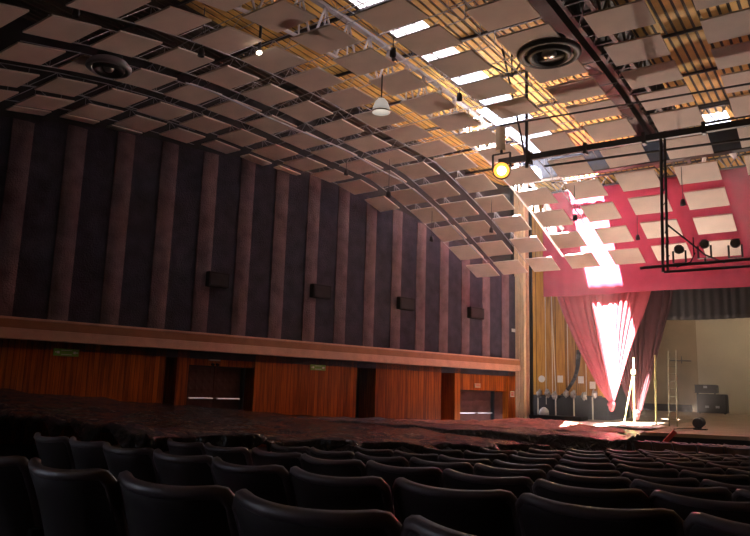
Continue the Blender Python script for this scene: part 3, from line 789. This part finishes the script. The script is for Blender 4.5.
# ------------------------------------------------------------------ sheets over the left seating
def polar(psi, R, z): return (CX+R*math.sin(psi), CY-R*math.cos(psi), z)
def wall_psi(R):
    lo, hi = -1.5, -.2                                          # find the angle where radius R meets the wall
    for _ in range(40):
        m_ = (lo+hi)/2; p = Vector(polar(m_, R, 0))
        if p.dot(WALLN) > 18.45: lo = m_
        else: hi = m_
    return hi
PW0 = wall_psi(23.25)
def fsheet(u, v):
    # u: 0 aisle .. 1 wall, v: 0 near edge .. 1 far edge
    yn = CY-23.25*math.cos(-.215+(PW0+.215)*u) - 3.2*u**3
    far = 9.5+4.7*min(1, u/.45) + 3.4*max(0, min(1, (u-.84)/.1))
    y = yn+(far-yn)*v
    xa = CX-(CY-y)*math.tan(.205+.010*math.sin(v*30)); xw = -18.05+.2233*(y-4.153)/.9748
    x = xa+(xw-xa)*u
    R = math.hypot(x-CX, CY-y); psi = math.atan2(x-CX, CY-y)
    row = (25.2-R)/1.026
    seat = psi*R/.55
    near = math.exp(-(y-yn)/1.5)
    z = ztop(max(y, 1.2)) + .02
    z += .020*math.cos(row*2*pi)+(.012+.035*near)*(2*abs(math.cos(seat*pi*.5))-1)
    z += .05*noise.noise(Vector((x*.8, y*.8, 1)))+.022*noise.noise(Vector((x*4, y*4, 4)))+.010*noise.noise(Vector((x*11, y*11, 4)))
    wall_d = 18.6 - Vector((x, y, 0)).dot(WALLN)
    z += max(0, .42-.030*max(0, y-8))*max(0, 1-wall_d/8)**1.1
    return x, y, z
def fsheet_h(u, v):
    # outer rows of the grid hang down as hems
    vv = max(0, (v-.03)/.97); uu = max(0, (u-.015)/.985)
    x, y, z = fsheet(uu, vv)
    if v < .03:
        psi = math.atan2(x-CX, CY-y); k = psi*23.25/.55
        z -= (.03-v)/.03*(.03+.11*abs(math.sin(k*pi*.5)))
        y -= (.03-v)/.03*.05
    if u < .015:
        z -= (.015-u)/.015*(.04+.10*abs(math.sin(vv*36)))
        x += (.015-u)/.015*.05
    return (x, y, z)
mb = MB().grid(fsheet_h, 150, 130)
tag(obj('dust_sheet', mb, M['plastic'], loc=(-8,8,.2), smooth=True, solid=.006), 'wide dark plastic sheet spread flat over the seats along the left wall', 'plastic sheet')
# second sheet with a hanging front face, farther towards the stage
def fB(u, v):
    # v 0..0.35 hanging face, above that the top surface running back to the stage
    tx = -13.3 + 9.1*u; sy = 15.35 - .35*math.sin(pi*u)
    zt = .345 - .05*u + .022*math.sin(u*31)+.012*math.sin(u*77)
    fold = .10*math.sin(u*62+2*math.sin(u*11))+.05*math.sin(u*141)
    if v < .35:
        f = v/.35; z0 = zfloor(sy)+.03
        return (tx, sy-(1-f)*.22+fold*(1-.75*f), z0+(zt-z0)*f)
    f = (v-.35)/.65
    x = tx + f*(-1.6*u+.6*(1-u)); y = sy+f*8.0
    z = zt + (.13-zt)*f + (.05*noise.noise(Vector((x*1.6, y*1.6, 7)))+.022*noise.noise(Vector((x*6, y*6, 3))))*min(1, f*6)
    return (x, y, z)
tag(obj('dust_sheet', MB().grid(fB, 220, 90), M['plastic2'], loc=(-10,15.3,-.9), smooth=True, solid=.006), 'shiny dark plastic sheet draped to the floor over the seats before the stage', 'plastic sheet')
# crumpled red-brown cloth lying on it
def heap(cx, cy, rx, ry, h, seed, base):
    def fn(u, v):
        r_ = v; a = 2*pi*u
        edge_ = 1+.22*noise.noise(Vector((math.cos(a)*1.7+seed, math.sin(a)*1.7, 0)))
        x = cx+rx*r_*edge_*math.cos(a); y = cy+ry*r_*edge_*math.sin(a)
        z = base(x, y)+.02+h*(1-r_**2)*(.8+.5*noise.noise(Vector((x*1.2, y*1.2, seed))))+.10*(1-r_)*noise.noise(Vector((x*4, y*4, seed)))+.05*abs(noise.noise(Vector((x*9, y*9, seed))))*(1 if r_ < .98 else 0)
        return (x, y, z)
    return MB().grid(fn, 72, 26)
bz = lambda x, y: EYE-.62-.33*max(0, min(1, (x+14.4)/8.9))**1.3 - .045*max(0, y-18)
tag(obj('crumpled_cloth', heap(-8.9,22.2,1.9,1.0,.22,2.,lambda x,y: .17), M['red_cloth'], loc=(-8.9,22.2,.17), smooth=True), 'large crumpled reddish cloth heaped in sunlight before the stage', 'cloth')
tag(obj('crumpled_cloth', heap(-9.3,18.9,2.6,.9,.07,5.,lambda x,y: .23), M['red_cloth'], loc=(-9.3,18.9,.23), smooth=True), 'flat reddish cloth spread across the shiny sheet, farthest left', 'cloth')
tag(obj('crumpled_cloth', heap(-6.5,20.2,.95,1.3,.12,8.,lambda x,y: .20), M['red_cloth'], loc=(-6.5,20.2,.20), smooth=True), 'smaller reddish cloth heap beside the brown front seats', 'cloth')
mb = MB().grid(lambda u, v: (-9.7+3.6*u, 25.2+2.6*v, zstage(26.5)+.05+.05*noise.noise(Vector((u*5,v*4,2)))+.02*noise.noise(Vector((u*20,v*14,2)))), 50, 26)
tag(obj('white_sheet', mb, M['paper'], loc=(-9.6,26.,.15), smooth=True, solid=.01), 'white sheet lying on the stage edge, dazzling in the sun', 'sheet')
r = thing('red_barrier_leg', (-5.3,24.6,-.2), 'small red slanting strip in front of the stage edge', 'barrier')
obj('strip', MB().flat((-5.5,24.4,-.25),(-5.2,24.6,.12),.05,.14), M['red'], r)
obj('strip_foot', MB().box(-5.65,-5.3,24.3,24.6,-.95,-.25), M['steel_dark'], r)

# ------------------------------------------------------------------ theatre seats
def seat_proto(name, label, mat):
    r = thing(name, (0,0,0), label, 'seat')
    W2 = .262
    def back(u, v, side=0.):
        # v 0 bottom .. 1 top, u across
        c = 2*u-1
        half = W2*(.86+.14*v)
        z = .30+.58*v
        z -= .022*(1-abs(c)**2.2)*v**3                         # dip in the middle of the top edge
        z -= .035*max(0, (abs(c)-.86)/.14)**2*v**4               # softened corners
        y = .06 - .13*v + .075*abs(c)**2.2 + .02*math.sin(pi*v)  # leans back, wraps forward at the sides
        return Vector((half*c, y, z))
    nu, nv = 14, 10
    mb = MB(); mb.grid(lambda u, v: back(u, v), nu, nv)
    o = obj('backrest', mb, mat, r, smooth=True)
    md = o.modifiers.new('thickness', 'SOLIDIFY'); md.thickness = .036; md.offset = 0
    md = o.modifiers.new('bevel', 'BEVEL'); md.width = .012; md.segments = 2; md.limit_method = 'ANGLE'; md.angle_limit = .8
    path = [back(0, .5+.5*k/8) for k in range(8)] + [back(k/24, 1) for k in range(25)] + [back(1, 1-.5*k/8) for k in range(1, 9)]
    obj('piping', MB().tube(path, .0215, 7), M['seat_trim'], o, smooth=True)
    cu = MB(); cu.box(-.235, .235, .08, .52, .37, .45)
    obj('seat_cushion', cu, M['cushion'], r, bevel=.03)
    for s_ in (-1, 1):
        lg = MB(); x = s_*.272
        lg.box(x-.012, x+.012, .0, .36, 0, .60)
        lg.box(x-.022, x+.022, .03, .40, .60, .635)
        obj('side_frame', lg, M['black'], r, bevel=.006)
    return r
def proj(P):
    R_ = Vector((.821728,.569113,.029553)); U_ = Vector((.073554,-.157342,.984801)); F_ = Vector((-.565113,.807065,.171153))
    q = Vector(P)-Vector((0,0,EYE)); d = q.dot(F_)
    return (375+700*q.dot(R_)/d, 268-700*q.dot(U_)/d) if d > .3 else (9999, 9999)
dark0 = seat_proto('theatre_seat', '', M['seat']); brown0 = seat_proto('theatre_seat', '', M['seat_brown'])
used = {0: False, 1: False}
def place(p, psi, label, group, kind):
    src = (dark0, brown0)[kind]
    if not used[kind]: o = src; used[kind] = True
    else: o = copy_tree(src)
    o.location = p; o.rotation_euler = (random.uniform(-.03,.03), 0, psi+random.uniform(-.03,.03)); o['label'] = label; o['category'] = 'seat'; o['group'] = group
rows_kept = 0
for n in range(0, 12):
    R = 25.2-1.026*n
    idx = []
    for k in range(-4, 16):
        if n >= 1 and k < 0: continue
        psi = (-.09 if n == 0 else -.1914) + (k+.5)*.55/R
        x, y, _ = polar(psi, R, 0)
        u = proj((x, y, ztop(y)))
        if u[0] > 800 or u[0] < -60 or y < .2: continue
        idx.append((k, x, y, psi))
    for q, (k, x, y, psi) in enumerate(idx):
        lab = 'dark theatre seat, %s row from the camera, %s from its left end' % (ORD[n], ORD[q])
        place((x, y, zfloor(y)), psi, lab, 'dark theatre seats in curved rows', 0)
for n in range(5):
    R = 9.25-.92*n
    q = 0
    for k in range(12):
        psi = -.60 + (.0 if n else 0) + (k+.5)*.62/R
        x, y, _ = polar(psi, R, 0)
        if x < -5.45: continue
        u = proj((x, y, ztop(y)))
        if u[0] > 800: continue
        place((x, y, zfloor(y)+.04), psi, 'brown seat in the front block, %s row back to front, %s from the sheet' % (ORD[n], ORD[q]), 'brown theatre seats in the front block', 1)
        q += 1

# ------------------------------------------------------------------ light
sun = bpy.data.lights.new('sun', 'SUN'); sun.energy = 300; sun.angle = .012; sun.color = (1, .93, .86)
so = bpy.data.objects.new('sun', sun); COL.objects.link(so)
so.rotation_euler = Vector((.18, .48, -1)).to_track_quat('-Z', 'Y').to_euler(); so.location = (-9, 20, 20)
w = bpy.data.worlds.new('sky'); SC.world = w; w.use_nodes = True
w.node_tree.nodes['Background'].inputs[0].default_value = (.80, .84, 1., 1); w.node_tree.nodes['Background'].inputs[1].default_value = 6.
def area(name, loc, direction, size, power, col, sy=None):
    l = bpy.data.lights.new(name, 'AREA'); l.energy = power; l.color = col; l.shape = 'RECTANGLE'; l.size = size; l.size_y = sy or size
    o = bpy.data.objects.new(name, l); COL.objects.link(o); o.location = loc
    o.rotation_euler = Vector(direction).to_track_quat('-Z', 'Y').to_euler(); return o
# added unseen fill over the stage, lighting its back wall
area('stage_back_fill', (-3, 36, 8.5), (0, .5, -1), 8, 260, (1, .85, .62), .5)
# added fill from the stage lip, thrown up to brighten the boards
l = bpy.data.lights.new('board_fill_beam', 'SPOT'); l.energy = 2300; l.color = (1, .80, .66); l.spot_size = 1.45; l.spot_blend = .8; l.shadow_soft_size = .2
o = bpy.data.objects.new('board_fill_beam', l); COL.objects.link(o); o.location = (-5.0, 26.85, .55)
o.rotation_euler = Vector((.07, -.76, .56)).to_track_quat('-Z', 'Y').to_euler()
# glowing floodlight
l = bpy.data.lights.new('floodlight_beam', 'SPOT'); l.energy = 160; l.color = (1, .55, .22); l.spot_size = 1.9; l.spot_blend = .6; l.shadow_soft_size = .15
o = bpy.data.objects.new('floodlight_beam', l); COL.objects.link(o); o.location = Vector((-7.55,S,7.0)) + AX*.16
o.rotation_euler = AX.to_track_quat('-Z', 'Y').to_euler()

# thin dust haze hanging in the hall
hz = MB().box(-27, 24, -10, 44, -2, ZR+.4)
m = bpy.data.materials.new('dust_haze'); m.use_nodes = True; nt = m.node_tree; nt.nodes.remove(nt.nodes['Principled BSDF'])
vs = N(nt, 'ShaderNodeVolumeScatter'); vs.inputs['Color'].default_value = (1, .93, .93, 1); vs.inputs['Density'].default_value = .0019; vs.inputs['Anisotropy'].default_value = .3
nt.links.new(vs.outputs[0], nt.nodes['Material Output'].inputs['Volume'])
tag(obj('dust_haze', hz, m), 'faint dusty haze filling the dim hall', 'haze', kind='stuff')

# ------------------------------------------------------------------ camera
cd = bpy.data.cameras.new('camera'); cd.sensor_width = 36; cd.lens = 33.6; cd.clip_end = 200
cam = bpy.data.objects.new('camera', cd); COL.objects.link(cam)
R_ = Vector((.821728,.569113,.029553)); U_ = Vector((.073554,-.157342,.984801)); F_ = Vector((-.565113,.807065,.171153))
mt = Matrix((( R_.x, U_.x, -F_.x, 0), (R_.y, U_.y, -F_.y, 0), (R_.z, U_.z, -F_.z, EYE), (0,0,0,1)))
cam.matrix_world = mt
SC.camera = cam
SC.view_settings.view_transform = 'Standard'; SC.view_settings.look = 'None'; SC.view_settings.gamma = 1; SC.view_settings.exposure = 0
SC.view_settings.use_curve_mapping = False
try:
    SC.cycles.use_denoising = True
    SC.cycles.max_bounces = 8; SC.cycles.diffuse_bounces = 5
    SC.cycles.sample_clamp_indirect = 12
except Exception: pass
